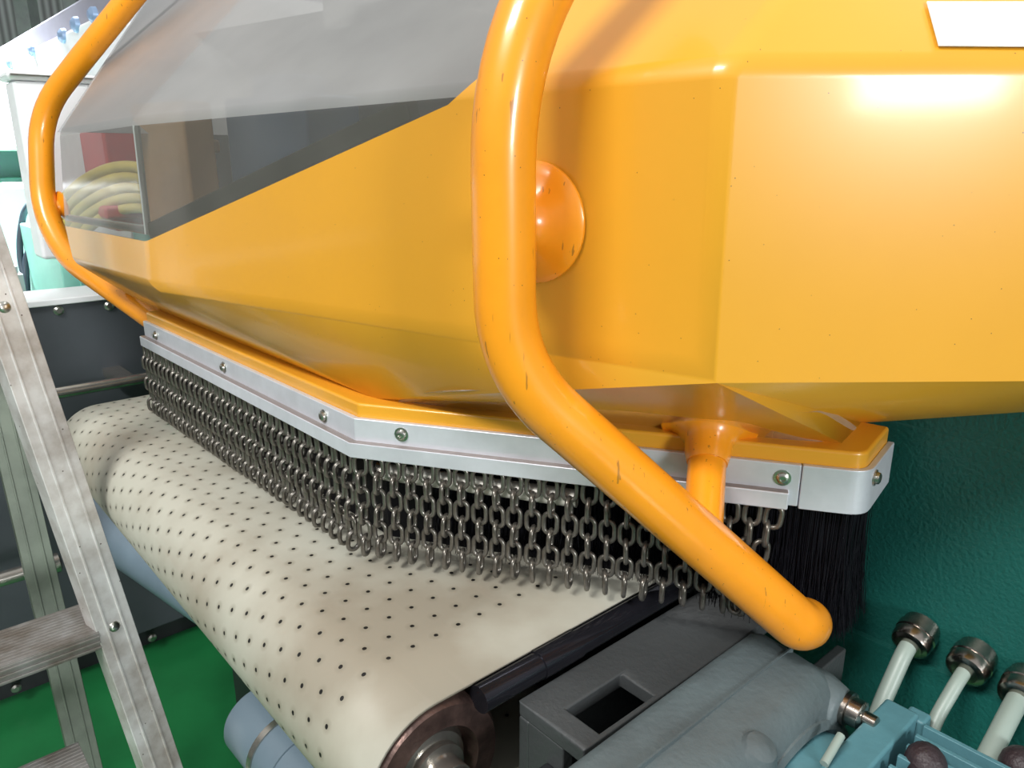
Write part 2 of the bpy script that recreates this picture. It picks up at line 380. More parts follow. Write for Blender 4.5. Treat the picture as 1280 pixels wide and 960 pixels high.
# thicker glued edges along the window's lower border
bm = B()
inw = -Fn * .012
tube(bm, [s4 + D2 * .008 + Z * .012, s1 + D2 * .01 + Z * .012], .006, 8); 
mo = mn if mn.y < 0 else -mn
no = nm if nm.z > 0 else -nm
dd_ = (s2 - s1).normalized(); upv = mo.cross(dd_); upv = upv if upv.z > 0 else -upv
box(bm, s1.lerp(s2, .462) - mo * .010 + upv * .011, (s2 - s1).length * .90, .014, .018, (dd_, mo, upv))
dk = (B1 - K).normalized(); sd = no.cross(dk); sd = sd if sd.x < 0 else -sd
tube(bm, [K.lerp(B1, .02) - no * .004 + sd * .004, K.lerp(B1, .98) - no * .004 + sd * .004], .004, 8)
bm_c = B(); tube(bm_c, [s1 + (cL - s1) * .06 + D2 * .004 - Vector((0, 0, 0)), s1 + (cL - s1) * .96 + D2 * .004], .0042, 8); tag(finish('corner_seam', bm_c, mat('seam_grey', (.30, .31, .30), .3), win), 'grey glued corner seam', None)
tag(finish('window_edge', bm, ACRE, win, smooth=False, bevel=.002), 'dark glued window edge', None)
# trim rim under the hood
bm = B(); ro = offset_poly(STRIP, -.014); ri = offset_poly([STRIP[0], STRIP[1], (.290, .555), STRIP[-1]], -.040)
ri[0] = ri[0] + (ri[0] - ri[1]).normalized() * .002
imap = [0, 1] + [2] * (len(ro) - 3) + [3]
OT = [bm.verts.new((p.x, p.y, 1.0725)) for p in ro]; OB = [bm.verts.new((p.x, p.y, 1.040)) for p in ro]
IT = [bm.verts.new((p.x, p.y, 1.0725)) for p in ri]; IB = [bm.verts.new((p.x, p.y, 1.040)) for p in ri]
def fc(*v):
    u_ = []
    for x in v:
        if x not in u_: u_.append(x)
    if len(u_) > 2: bm.faces.new(u_)
for i in range(len(ro) - 1):
    a_, b_ = imap[i], imap[i + 1]
    fc(OT[i], OT[i + 1], IT[b_], IT[a_]); fc(OB[i + 1], OB[i], IB[a_], IB[b_]); fc(OB[i], OB[i + 1], OT[i + 1], OT[i])
for i in range(3): fc(IT[i], IT[i + 1], IB[i + 1], IB[i])
fc(OT[0], OB[0], IB[0], IT[0]); fc(OT[-1], IT[-1], IB[-1], OB[-1])
tag(finish('rim', bm, YEL, hood, bevel=.003, seg=3, ang=20), None, None)
# aluminium strips
q_ = (.2345 - STRIP[1][0]) / (STRIP[2][0] - STRIP[1][0]) if STRIP[2][0] > .2345 else None
sa, sb = Vector(STRIP[1]), Vector((.269, .5610))
JP = sa.lerp(sb, (.2345 - sa.x) / (sb.x - sa.x)); JQ = sa.lerp(sb, (.2352 - sa.x) / (sb.x - sa.x))
bm = B(); wallstrip(bm, [STRIP[0], STRIP[1], tuple(JP)], -.014, -.008, 1.022, 1.0590)
st = finish('clamp_strip', bm, ALU, hood, bevel=.0012, seg=2, ang=25)
bm = B(); wallstrip(bm, [tuple(JQ)] + [p for p in STRIP[2:] if p[0] > .24], -.014, -.0083, 1.020, 1.0590)
finish('corner_bracket', bm, ALU, hood, bevel=.0010, seg=2, ang=35)
bm = B(); wallstrip(bm, LIP, -.010, 0.0, 1.021, 1.0365)
ALUDUST = mat('aluminium_with_dust_on_ledge', (.66, .68, .74), .40, metal=.35, noise=.10, nscale=30)
_N = ALUDUST.node_tree.nodes; _L = ALUDUST.node_tree.links; _b = _N['Principled BSDF']
_g = _N.new('ShaderNodeNewGeometry'); _s = _N.new('ShaderNodeSeparateXYZ'); _L.new(_g.outputs['True Normal'], _s.inputs[0])
_r = _N.new('ShaderNodeMapRange'); _L.new(_s.outputs[2], _r.inputs[0]); _r.inputs[1].default_value = .7; _r.inputs[2].default_value = .95; _r.inputs[4].default_value = .85
_m = _N.new('ShaderNodeMix'); _m.data_type = 'RGBA'; _L.new(_r.outputs[0], _m.inputs[0]); _L.new(_b.inputs['Base Color'].links[0].from_socket, _m.inputs[6]); _m.inputs[7].default_value = (.22, .17, .14, 1)
_L.new(_m.outputs[2], _b.inputs['Base Color'])
lip = finish('chain_rail', bm, ALUDUST, hood, bevel=.004, seg=3, ang=60)
lip.modifiers[0].width = .0015
sn = {}
def screw(px, py, a, b, off=-.008, r=.0052):
    a = Vector((a[0], a[1], 0)); b = Vector((b[0], b[1], 0)); d = (b - a).normalized(); n = Vector((d.y, -d.x, 0))
    p = hit(px, py, a + n * off, n)
    bm = B(); lathe(bm, p - n * .002, n, [(0, r * 1.35), (.0028, r * 1.35), (.003, r), (.0055, r * .92), (.0065, r * .6), (.0065, r * .42), (.0045, r * .40), (.0045, .0001)], 20)
    o = finish('screw', bm, SCR, st)
    return o
for px, py in ((195, 419), (280, 459), (405, 520)): screw(px, py, STRIP[0], STRIP[1])
for px, py in ((502, 543), (978, 597)): screw(px, py, STRIP[1], STRIP[2])
screw(1094, 597, STRIP[-2], STRIP[-1])
# sticker on the right roof face
bm = B()
q = [hit(x, y, c0 + nr * .0015, nr) for x, y in ((1173, 58), (1420, 60), (1400, 3), (1158, 3))]
vs = [bm.verts.new(p) for p in q]; vt = [bm.verts.new(p + nr * .0008) for p in q]
bm.faces.new(vt); bm.faces.new(vs[::-1])
for i in range(4): bm.faces.new((vs[i], vs[(i + 1) % 4], vt[(i + 1) % 4], vt[i]))
tag(finish('sticker', bm, STK, hood, smooth=False), 'blank white rectangular sticker', None)
# loose protective film hanging under the overhang
def under(px, py, off=.004):
    A, Bq, Cq = f0, iv[1], iv[2]
    n = (Bq - A).cross(Cq - A).normalized(); n = n if n.z < 0 else -n
    p = hit(px, py, A + n * off, n); return p
pl = []
up_e = [(500, 500), (540, 488), (590, 486), (650, 490), (720, 484), (790, 474), (850, 472), (895, 474), (925, 488), (960, 505), (1000, 518), (1020, 512), (1045, 516), (1070, 532), (1098, 552)]
lo_e = [(470, 498), (530, 492), (600, 498), (660, 503), (720, 509), (790, 516), (850, 522), (895, 525), (925, 529), (960, 533), (1000, 538), (1025, 543), (1050, 545), (1075, 552), (1099, 560)]
bm = B(); cols = []
def plane_t(px, py, A, Bq, Cq):
    n = (Bq - A).cross(Cq - A).normalized(); r = ray(px, py); return (A - EYE).dot(n) / r.dot(n)
rimo = [Vector((p.x, p.y, 1.0745)) for p in offset_poly(STRIP, -.018)]
def rim_at(px):
    for a, b in zip(rimo[1:], rimo[2:]):
        xa, xb = proj_x(a), proj_x(b)
        if xa <= px <= xb: return a.lerp(b, (px - xa) / (xb - xa))
    return rimo[-2]
def proj_x(p):
    q = p - EYE; d = q.y * cos(TH) - q.z * sin(TH); return 640 + FPX * q.x / d
from mathutils.geometry import intersect_ray_tri
farp, far2p = M(.169, .700, 1.102), M(.036, .700, 1.165)
TR = [(fL, iv[0], iv[1]), (fL, iv[1], f0)] + [(f0, iv[k], iv[k + 1]) for k in range(1, len(iv) - 1)] + [(f0, iv[-1], farp), (f0, farp, far2p)]
def seen(px, py):
    best = None
    for tri in TR:
        h = intersect_ray_tri(*tri, ray(px, py), EYE, True)
        if h and (best is None or (h - EYE).length < (best - EYE).length): best = h
    return best
ivp = [p - Z * .002 for p in iv]
def iv_at(px):
    for a, b in zip(ivp[1:], ivp[2:]):
        xa, xb = proj_x(a), proj_x(b)
        if xa <= px <= xb: return a.lerp(b, (px - xa) / (xb - xa))
    return ivp[-1]
for i, a in enumerate(up_e):
    pa = seen(*a); pb = iv_at(a[0])
    if pa is None: continue
    row = []
    for k in range(5):
        q = k / 4; p = pa.lerp(pb, q); p = p + (EYE - p).normalized() * .0035 + Vector((0, 0, .0008 * sin(i * 2.3 + k * 1.9)))
        row.append(bm.verts.new(p))
    cols.append(row)
for a, b in zip(cols, cols[1:]):
    for k in range(4): bm.faces.new((a[k], b[k], b[k + 1], a[k + 1]))
film = finish('protective_film', bm, FILM, hood)
tag(film, 'loose clear plastic film', None)
film.modifiers.new('s', 'SUBSURF').levels = 2; film.modifiers['s'].render_levels = 2

# ------------------------------------------------------------------ handrails of the hood
PR = .0212
yv = .510; xv = -.0065
topb = hit(636, -120, Vector((0, yv, 0)), Vector((0, 1, 0)))
p_top = dep(800, -190, .50)
pv1 = Vector((xv, yv, 1.30)) ; pv0 = hit(627, 42, (0, yv, 0), Vector((0, 1, 0)))
pc = hit(632, 462, (0, yv, 0), Vector((0, 1, 0)))
pe = dep(998, 781, .632)
pend = pe + Vector((.011, .012, -.006))
path = rounded([p_top, pv0, pc, pe, pend], [0, .09, .052, .02, 0], 10)
rail = tube(B(), path, PR, 32, dome=(0, 1)); hr = finish('handrail', rail, ORG, hood)
tag(hr, 'bent orange tubular handrail in front', None)
# lower stub and flange
dirn = (pe - pc).normalized()
def on_rail(px, py):
    best = min((k / 400 for k in range(401)), key=lambda t: abs(proj_x(pc.lerp(pe, t)) - px)); return pc.lerp(pe, best)
def proj_x(p):
    q = p - EYE; d = q.y * cos(TH) - q.z * sin(TH); return 640 + FPX * q.x / d
pj = on_rail(877, 0)
fl = dep(887, 531, .652)
ax = (pj - fl).normalized(); LN = (pj - fl).length
def flange(o, ax, rd, rt, ln, mid):
    bm = B()
    lathe(bm, o, ax, [(0, rd * .96), (0, rd), (.0025, rd), (.004, rd * .97), (.0055, rd * .80), (.010, rd * .62), (.018, rd * .48), (.028, rt + .0035), (.036, rt + .0016), (mid, rt + .001), (mid, rt)], 40)
    return bm
hf = finish('flange', flange(fl, ax, .041, .0155, LN, .038), ORG, hr)
bm = B(); tube(bm, [fl + ax * .030, pj], .0155, 28); finish('stub_tube', bm, ORG, hr)
# fillet weld
# upper flange on the main panel
pf = hit(670, 278, f0, mn)
nrmf = mn if mn.y < 0 else -mn
pr = Vector((xv, yv, pf.z + .004)); ax2 = (pr - pf).normalized()
bm = B(); R2 = .0440
lathe(bm, pf + nrmf * .002, nrmf, [(0, R2), (.002, R2), (.0045, R2 * .95), (.007, R2 * .80), (.012, R2 * .55), (.018, R2 * .38), (.026, .0135), (.05, .012)], 48)
fo = finish('flange', bm, ORG, hr)
bm = B(); tube(bm, [pf + nrmf * .02, pr], .0125, 24); finish('stub_tube', bm, ORG, hr)
# far handrail
fp = [dep(250, -110, 1.30), dep(108, 66, 1.36), dep(50, 140, 1.40), dep(54, 262, 1.40), dep(84, 322, 1.38), dep(200, 404, 1.28)]
bm = B(); tube(bm, rounded(fp, [0, .06, .07, .05, .05, 0], 8), .0205, 24)
hr2 = finish('handrail', bm, ORG, hood); tag(hr2, 'bent orange tubular handrail at the far end', None)
bm = B(); p = dep(57, 262, 1.40); q = dep(80, 258, 1.42); lathe(bm, q, p - q, [(0, .028), (.003, .028), (.01, .016), (.03, .012), (.04, .012)], 24); finish('flange', bm, ORG, hr2)

# ------------------------------------------------------------------ things behind the window
bm = B(); c = dep(368, 195, 1.18); box(bm, c, .20, .10, .17, (Fdir * -1, Fn * -1, Z)); box(bm, c + Z * .09, .09, .07, .05, (Fdir * -1, Fn * -1, Z))
tag(finish('drive_box', bm, NAVY, smooth=False, bevel=.006), 'dark blue drive box behind the smoked side window', 'machine box')
bm = B(); c = dep(440, 165, 1.42); box(bm, c, .95, .02, .42, (Fdir * -1, Fn * -1, Z)); c = dep(480, 150, 1.15); box(bm, c + Vector((.02, .1, .02)), .34, .06, .26, (Fdir * -1, Fn * -1, Z)); box(bm, c + Vector((.02, .06, -.06)), .30, .05, .03, (Fdir * -1, Fn * -1, Z))  # first box is a backdrop added to darken the view through the window
tag(finish('inner_plate_and_backdrop', bm, SLT, smooth=False, bevel=.004), 'dark slate plate and added dark backdrop inside the hood, right behind the window tip', 'machine plate')
bm = B(); c = dep(222, 215, 1.24); box(bm, c, .155, .05, .21, (Fdir * -1, Fn * -1, Z)); box(bm, c - Fn * .03 + Z * .04, .12, .03, .02, (Fdir * -1, Fn * -1, Z))
tag(finish('tan_bracket', bm, TAN, smooth=False, bevel=.004), 'tan painted bracket just inside the window corner', 'machine bracket')
bm = B()
hp = [dep(70, 262, 1.75), dep(95, 232, 1.72), dep(125, 214, 1.70), dep(155, 206, 1.66), dep(185, 212, 1.62), dep(200, 250, 1.60)]
hose_o = thing('yellow_air_hose', hp[2], 'bundle of yellow air hoses arching inside the far window', 'hose')
for k in range(5):
    bm = B(); tube(bm, rounded([p + Vector((0, 0, -.022 * k)) + Vector((.004 * k, 0, 0)) for p in hp], .05, 5), .012, 10)
    finish('hose', bm, HOSE, hose_o)
bm = B(); box(bm, dep(150, 225, 1.80), .20, .10, .22, (D1, D2, Z)); box(bm, dep(150, 262, 1.80), .22, .12, .03, (D1, D2, Z))
tag(finish('red_cabinet', bm, RED, smooth=False, bevel=.008), 'small red cabinet seen through the far window', 'cabinet')
bm = B(); box(bm, dep(92, 215, 1.95), .10, .22, .42, (D1, D2, Z)); box(bm, dep(92, 215, 1.95) + Z * .22, .12, .24, .02, (D1, D2, Z))
tag(finish('control_cabinet', bm, WHT, smooth=False, bevel=.01), 'pale grey cabinet seen through the far window beside the red one', 'cabinet')
bm = B(); box(bm, D2 * .42 + Vector((-.0, 1.75, 1.55)), 1.68, .08, .8, (D2, D1, Z)); box(bm, D2 * .42 + Vector((.0, 1.69, 1.62)), 1.2, .06, .08, (D2, D1, Z)); box(bm, D2 * .42 + Vector((.0, 1.69, 1.25)), 1.2, .06, .08, (D2, D1, Z))
tag(finish('press_carriage', bm, GRY, smooth=False, bevel=.01), 'grey gantry body enclosed under the hood', 'machine body')

# ------------------------------------------------------------------ chains
PITCH, WR, LL, LW = .0173, .00238, .0252, .0172
def linkmesh():
    bm = B(); pts = []; rr = LW / 2 - WR; hl = LL / 2 - WR - rr; n = 8
    for k in range(n + 1): a = pi * k / n; pts.append(Vector((rr * cos(a), 0, hl + rr * sin(a))))
    for k in range(n + 1): a = pi + pi * k / n; pts.append(Vector((rr * cos(a), 0, -hl + rr * sin(a))))
    m_ = 8; N_ = len(pts); rings = []
    for i, p in enumerate(pts):
        t = (pts[(i + 1) % N_] - pts[i - 1]).normalized(); x = Vector((0, 1, 0)); y = t.cross(x)
        rings.append([bm.verts.new(p + (x * cos(2 * pi * k / m_) + y * sin(2 * pi * k / m_)) * WR) for k in range(m_)])
    for i in range(N_):
        a, b = rings[i], rings[(i + 1) % N_]
        for k in range(m_): bm.faces.new((a[k], a[(k + 1) % m_], b[(k + 1) % m_], b[k]))
    bmesh.ops.recalc_face_normals(bm, faces=bm.faces)
    me = bpy.data.meshes.new('link'); bm.to_mesh(me); bm.free(); me.materials.append(CHN)
    for p in me.polygons: p.use_smooth = True
    return me
LM = linkmesh()
proto = bpy.data.objects.new('link', LM)
ORD = ['', 'first', 'second', 'third', 'fourth', 'fifth', 'sixth', 'seventh', 'eighth', 'ninth', 'tenth', 'eleventh', 'twelfth', 'thirteenth', 'fourteenth', 'fifteenth', 'sixteenth', 'seventeenth', 'eighteenth', 'nineteenth', 'twentieth']
def chain(p, ang, label, lean=0, twist=None, n=6):
    c = thing('hanging_chain', (p.x, p.y, 1.021), label, 'chain', 'steel chains of the curtain under the hood')
    tw = random.uniform(-.12, .12) if twist is None else twist
    for k in range(n):                       # k = 0 top link
        o = proto.copy(); COL.objects.link(o); o.parent = c
        z = 1.0125 - PITCH * k + random.uniform(-.0005, .0005)
        o.location = (random.uniform(-.0006, .0006) + lean * k * cos(ang), random.uniform(-.0006, .0006) + lean * k * sin(ang), z - 1.021)
        o.rotation_euler = (random.uniform(-.05, .05), random.uniform(-.05, .05) - (lean * 18 if lean else 0), ang + (pi / 2 if k % 2 else 0) + tw * (k * .3) + random.uniform(-.10, .10))
    return c
A0 = offset_poly(LIP, -.005)
A0 = [Vector((p.x, p.y, 0)) for p in A0]
seg1 = (A0[1] - A0[0]).length; seg2 = (A0[2] - A0[1]).length
n1 = 35; d = (A0[0] - A0[1]).normalized()
for i in range(n1):
    p = A0[1] + d * (.011 + (seg1 - .016) * i / (n1 - 1)); a = math.atan2(d.y, d.x)
    if i < 18: lab = 'rusty steel chain, %s left of the bend in the aluminium rail' % ORD[i + 1]
    else: lab = 'rusty steel chain, %s from the far left end of the rail' % ORD[n1 - i]
    chain(p, a, lab)
n2 = 23; d = (A0[2] - A0[1]).normalized()
for i in range(n2):
    p = A0[1] + d * (.007 + (seg2 - .017) * i / (n2 - 1)); a = math.atan2(d.y, d.x)
    if i < 12: lab = 'dark steel chain, %s right of the bend in the aluminium rail' % ORD[i + 1]
    else: lab = 'dark steel chain, %s from the right end of the rail beside the brush' % ORD[n2 - i]
    lean = 0; tw = None
    if i == n2 - 1: lean = -.0042; tw = .4; lab = 'twisted steel chain hanging askew at the right end beside the brush'
    if i == n2 - 2: lab = 'dark steel chain next to the twisted one at the right end'; lean = -.0012; tw = .8
    chain(p, a, lab, lean, tw)
bpy.data.objects.remove(proto)

# ------------------------------------------------------------------ brush curtain
brush = thing('strip_brush', (.25, .62, 1.02), 'black bristle strip brush hanging at the right hood corner beside the chains', 'brush')
bp = offset_poly(STRIP, -.025)
bp = [Vector((p.x, p.y, 0)) for p in bp]
bm = B(); wallstrip(bm, STRIP[1:], -.043, -.030, 1.010, 1.039); finish('brush_holder', bm, DRK, brush, smooth=False)
bm = B()
cum = [0]
for a, b in zip(bp[1:], bp[2:]): cum.append(cum[-1] + (b - a).length)
def along(t):
    t = max(0, min(cum[-1] - 1e-6, t))
    for i in range(len(cum) - 1):
        if cum[i + 1] >= t: q = (t - cum[i]) / (cum[i + 1] - cum[i]); return bp[1 + i].lerp(bp[2 + i], q)
L_ = cum[-1]
for i in range(5200):
    t = .12 * L_ + (L_ * .88) * random.random() ** .62
    p = along(t) + Vector((random.gauss(0, .003), random.uniform(-.003, .009), 0))
    ln = random.uniform(.084, .098) + (.040 * max(0, (t / L_ - .62) / .38) ** .5); dx, dy = random.gauss(0, .006), random.gauss(0, .006); a = random.random() * 3.14
    w_ = random.uniform(.0004, .0007); wx, wy = cos(a) * w_, sin(a) * w_; prev = None
    for k in range(4):
        q = k / 3; c = Vector((p.x + dx * q * q, p.y + dy * q * q, 1.020 - ln * q)); s = 1 - .6 * q
        cur = [bm.verts.new(c + Vector((wx * s, wy * s, 0))), bm.verts.new(c + Vector((-wy * s, wx * s, 0))), bm.verts.new(c - Vector((wx * s, wy * s, 0)))]
        if prev:
            for j in range(3): bm.faces.new((prev[j], prev[(j + 1) % 3], cur[(j + 1) % 3], cur[j]))
        prev = cur
me = bpy.data.meshes.new('bristles'); bm.to_mesh(me); bm.free(); me.materials.append(BLK)
for p in me.polygons: p.use_smooth = True
o = bpy.data.objects.new('bristles', me); COL.objects.link(o); o.parent = brush; o.matrix_parent_inverse = Matrix.Translation(-brush.location); o['kind'] = 'stuff'
bm = B(); wallstrip(bm, STRIP, -.052, -.048, .915, 1.03); finish('shade_sheet', bm, BLK, brush, smooth=False)  # black sheet put in for the shade behind the chains, also backs bristles
# pale roller seen between the chains
a = Vector((-.125, .700, 1.002)); b = Vector((.060, .6425, 1.000))
bm = B(); tube(bm, [a, b], .0085, 24); po = finish('hold_down_roller', bm, mat('pale_roller', (.72, .70, .62), .35, noise=.1)); tag(po, 'pale round hold-down roller glimpsed behind the chains right of the bend', 'roller')
bm = B(); lathe(bm, a, a - b, [(0, .0105), (.008, .0105), (.010, .006)], 20); finish('roller_collar', bm, STL, po)
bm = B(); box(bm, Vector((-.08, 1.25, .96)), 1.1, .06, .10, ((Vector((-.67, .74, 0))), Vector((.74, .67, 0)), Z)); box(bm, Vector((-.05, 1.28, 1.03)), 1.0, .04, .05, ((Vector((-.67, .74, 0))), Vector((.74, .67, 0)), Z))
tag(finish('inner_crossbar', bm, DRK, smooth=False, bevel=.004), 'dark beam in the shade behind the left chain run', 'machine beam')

# ------------------------------------------------------------------ perforated belt and its roller
R = .065; BZ = .905; U0, U1 = .404, 1.370; VC = .1774 + 1.545 * R - .001
prof = []
VE = 1.5
prof.append((VE, BZ, VE))
for k in range(1, 24): v = VE + (VC - VE) * k / 24; prof.append((v, BZ, v))
for k in range(25):
    a = pi / 2 + pi * k / 24; prof.append((VC + R * cos(a), BZ - R + R * sin(a), VC - R * pi * k / 24))
prof.append((VE, BZ - 2 * R, VC - R * pi - (VE - VC)))
bm = B(); uvl = bm.loops.layers.uv.new('UVMap'); rows = []; NU = 12
for k in range(NU + 1):
    u = U0 + (U1 - U0) * k / NU
    rows.append([(bm.verts.new(M(u, v, z)), u, t) for v, z, t in prof])
for a, b in zip(rows, rows[1:]):
    for i in range(len(prof) - 1):
        q = (a[i], b[i], b[i + 1], a[i + 1]); f = bm.faces.new([x[0] for x in q])
        for lp, x in zip(f.loops, q): lp[uvl].uv = (x[1], x[2])
bmesh.ops.recalc_face_normals(bm, faces=bm.faces)
belt = finish('conveyor_belt', bm, BELT)
md = belt.modifiers.new('thickness', 'SOLIDIFY'); md.thickness = .003; md.offset = -1
tag(belt, 'cream perforated conveyor belt wrapping round its end roller below the chains', 'conveyor belt')
roll = thing('belt_roller', M(.40, VC, BZ - R), 'brown steel end roller with turned hub inside the belt loop', 'roller')
o_ = M(U0 + .002, VC, BZ - R)
bm = B(); RI = R - .004
lathe(bm, o_ + D1 * (U1 - U0 - .01), -D1, [(0, .02), (0, RI), (U1 - U0 - .012, RI), (U1 - U0 - .006, RI - .004), (U1 - U0 - .006, RI - .022), (U1 - U0 - .024, RI - .028), (U1 - U0 - .03, .02)], 64)
finish('roller_body', bm, RUST, roll)
bm = B(); lathe(bm, o_ + D1 * .03, -D1, [(0, .040), (.012, .040), (.014, .037), (.026, .030), (.028, .024), (.034, .024), (.036, .018), (.052, .018), (.054, .015)], 48)
tag(finish('hub', bm, STL, roll), 'bright turned steel hub', None)

# ------------------------------------------------------------------ conveyor side frame
fr = thing('conveyor_side_frame', M(.36, .5, .80), 'dark grey steel side frame with rectangular slot beside the belt edge', 'machine frame')
bm = B(); tube(bm, [M(.396, .312, .893), M(.396, 1.2, .893)], .0115, 24); tube(bm, [M(.396, .375, .893), M(.396, .42, .893)], .0125, 24)
tag(finish('guide_bar', bm, BARM, fr), 'glossy black guide bar', None)
bm = B()   # top plate with a slot: ring of four pieces in one mesh
def slotplate(bm, u0, u1, v0, v1, hu0, hu1, hv0, hv1, z0, z1):
    O = [(u0, v0), (u0, v1), (u1, v1), (u1, v0)]; I = [(hu0, hv0), (hu0, hv1), (hu1, hv1), (hu1, hv0)]
    def ring(P, z): return [bm.verts.new(M(a, b, z)) for a, b in P]
    ot, it, ob, ib = ring(O, z1), ring(I, z1), ring(O, z0), ring(I, z0)
    for i in range(4):
        j = (i + 1) % 4
        bm.faces.new((ot[i], ot[j], it[j], it[i])); bm.faces.new((ob[i], ib[i], ib[j], ob[j]))
        bm.faces.new((ot[i], ob[i], ob[j], ot[j])); bm.faces.new((it[i], it[j], ib[j], ib[i]))
slotplate(bm, .313, .385,   .344, .69, .317, .353, .366, .431, .868, .882)
mbox(bm, .373, .385, .344, .69, .70, .868)
finish('top_plate', bm, PLTG, fr, smooth=False, bevel=.002)
bm = B(); mbox(bm, .335, .384, .345, .357, .70, .868); finish('end_plate', bm, PLTG, fr, smooth=False, bevel=.002)
bm = B(); mbox(bm, .335, .37, .36, .60, .70, .80); finish('slot_shade_block', bm, DRK, fr, smooth=False, bevel=.002)  # dark box put below the slot to stand in for the shade inside
bm = B(); mbox(bm, .325, .352, .325, .345, .80, .845); mbox(bm, .29, .36, .33, .345, .72, .74); finish('stop_block', bm, DRK, fr, smooth=False, bevel=.002)
bm = B(); mbox(bm, .262, .272, .60, .655, .74, .850); finish('rear_bracket', bm, PLTG, fr, smooth=False, bevel=.002)
bm = B(); mbox(bm, .43, 1.30, .42, 1.6, .0, .765); mbox(bm, .44, 1.29, .45, 1.6, .785, .895)
tag(finish('conveyor_stand', bm, DRK, smooth=False, bevel=.005), 'dark conveyor base under the perforated belt', 'machine base')
# the machine body behind (green panel)
bm = B(); mbox(bm, -1.4, .375, .705, 1.5, 0, 1.068); mbox(bm, .03, .375, .706, .90, 1.0, 1.15)
gp = finish('machine_cabinet', bm, GRN, smooth=False, bevel=.004); tag(gp, 'dark green machine body panel right of the hood and brush', 'machine body')
bm = B(); mbox(bm, -1.4, .40, .697, .706, .20, .842)
finish('lower_panel', bm, GRN, gp, smooth=False)

# ------------------------------------------------------------------ gear housing + motor
gm = thing('gear_motor', M(.2, .45, .70), 'grey gearbox with finned teal motor in the lower right foreground', 'gear motor')
gz = .886
bm = B()
# block with rounded crown, lofted along v
def gsec(v, uo0, uo1, zt, n=14):
    pts = []
    um, hw = (uo0 + uo1) / 2, (uo1 - uo0) / 2
    for k in range(n + 1):
        a = pi * k / n; c_, s__ = cos(a), sin(a)
        pts.append(M(um + hw * math.copysign(abs(c_) ** .45, c_), v, zt - .055 + .055 * (abs(s__) ** .36) + .011 * c_))
    pts += [M(uo0, v, .62), M(uo1, v, .62)]
    return pts
secs = [gsec(.14, .226, .308, gz - .03), gsec(.15, .224, .312, gz - .012), gsec(.25, .222, .312, gz - .004), gsec(.40, .224, .312, gz), gsec(.50, .224, .312, gz + .002), gsec(.555, .226, .312, gz + .002), gsec(.568, .230, .312, gz - .004), gsec(.573, .240, .296, gz - .015)]
rg = [[bm.verts.new(p) for p in s] for s in secs]
for a, b in zip(rg, rg[1:]):
    n = len(a)
    for k in range(n): bm.faces.new((a[k], b[k], b[(k + 1) % n], a[(k + 1) % n]))
bm.faces.new(rg[0]); bm.faces.new(rg[-1][::-1])
hs = finish('gear_housing', bm, CASTG, gm); tag(hs, 'grey cast gearbox housing', None)
bm = B(); lathe(bm, M(.262, .566, .848), -D1, [(0, .027), (.02, .027), (.036, .022), (.039, .018)], 28); pass
finish('bolt_lug', bm, CASTG, hs)
bm = B(); lathe(bm, M(.300, .555, .868), D1, [(-.03, .013), (.006, .013), (.008, .009)], 24); finish('bolt_lug', bm, CASTG, hs)
bm = B(); mbox(bm, .271, .2725, .16, .565, gz - .01, gz + .0035); finish('casting_seam', bm, CASTG, hs, smooth=False)
bm = B(); p = hz(925, 925, gz - .012); lathe(bm, p - Z * .03, Z - D1 * .5, [(0, .022), (.03, .018), (.040, .012), (.043, .004)], 24); p = hz(830, 935, gz - .004); lathe(bm, p - Z * .03, Z, [(0, .016), (.028, .012), (.032, .008), (.033, .002)], 20)
finish('casting_boss', bm, CASTG, hs)
# rim of the motor bore
CV, CZ, CR_ = .500, .757, .098
bm = B(); lathe(bm, M(.250, CV, CZ), -D1, [(0, CR_ + .006), (.018, CR_ + .010), (.026, CR_ + .008), (.028, CR_ + .001), (.010, CR_)], 64)
finish('motor_bore_rim', bm, CASTG, hs)
bm = B(); lathe(bm, M(.25, CV, CZ), -D1, [(0, CR_), (.058, CR_ - .006), (.06, .05)], 64); mt = finish('motor_end_bell', bm, TEAL, gm); tag(mt, 'teal painted end bell', None)
bm = B(); tz = .852
mbox(bm, .178, .206, .34, .612, .62, tz); mbox(bm, .172, .190, .607, .624, .64, tz - .004)
mf = finish('motor_flange', bm, TEAL, gm, smooth=False, bevel=.003)
bm = B(); mbox(bm, -.15, .176, .35, .600, .64, tz - .022)
mbd = finish('motor_body', bm, TEAL, gm, smooth=False, bevel=.02)
for k in range(13):
    v = .606 - k * .0165
    bm = B(); mbox(bm, -.15, .172, v - .0022, v + .0022, tz - .030, tz - .004)
    finish('cooling_fin', bm, TEAL, mbd, smooth=False, bevel=.0008)
# acorn nut on the lug
bm = B(); o_ = M(.217, .572, .852); lathe(bm, o_ + D1 * .006, -D1, [(0, .0150), (.004, .0150), (.0045, .0122), (.014, .0120), (.016, .0095), (.0165, .006), (.026, .006), (.027, .004)], 6 * 4)
tag(finish('bolt', bm, NKL, hs), 'shiny hexagon nut and stud', None)
bm = B(); p = hz(1030, 955, .855); lathe(bm, p, Vector((.7, .7, .3)), [(0, .0035), (.03, .0035)], 10); finish('screw', bm, GTUBE, mf)
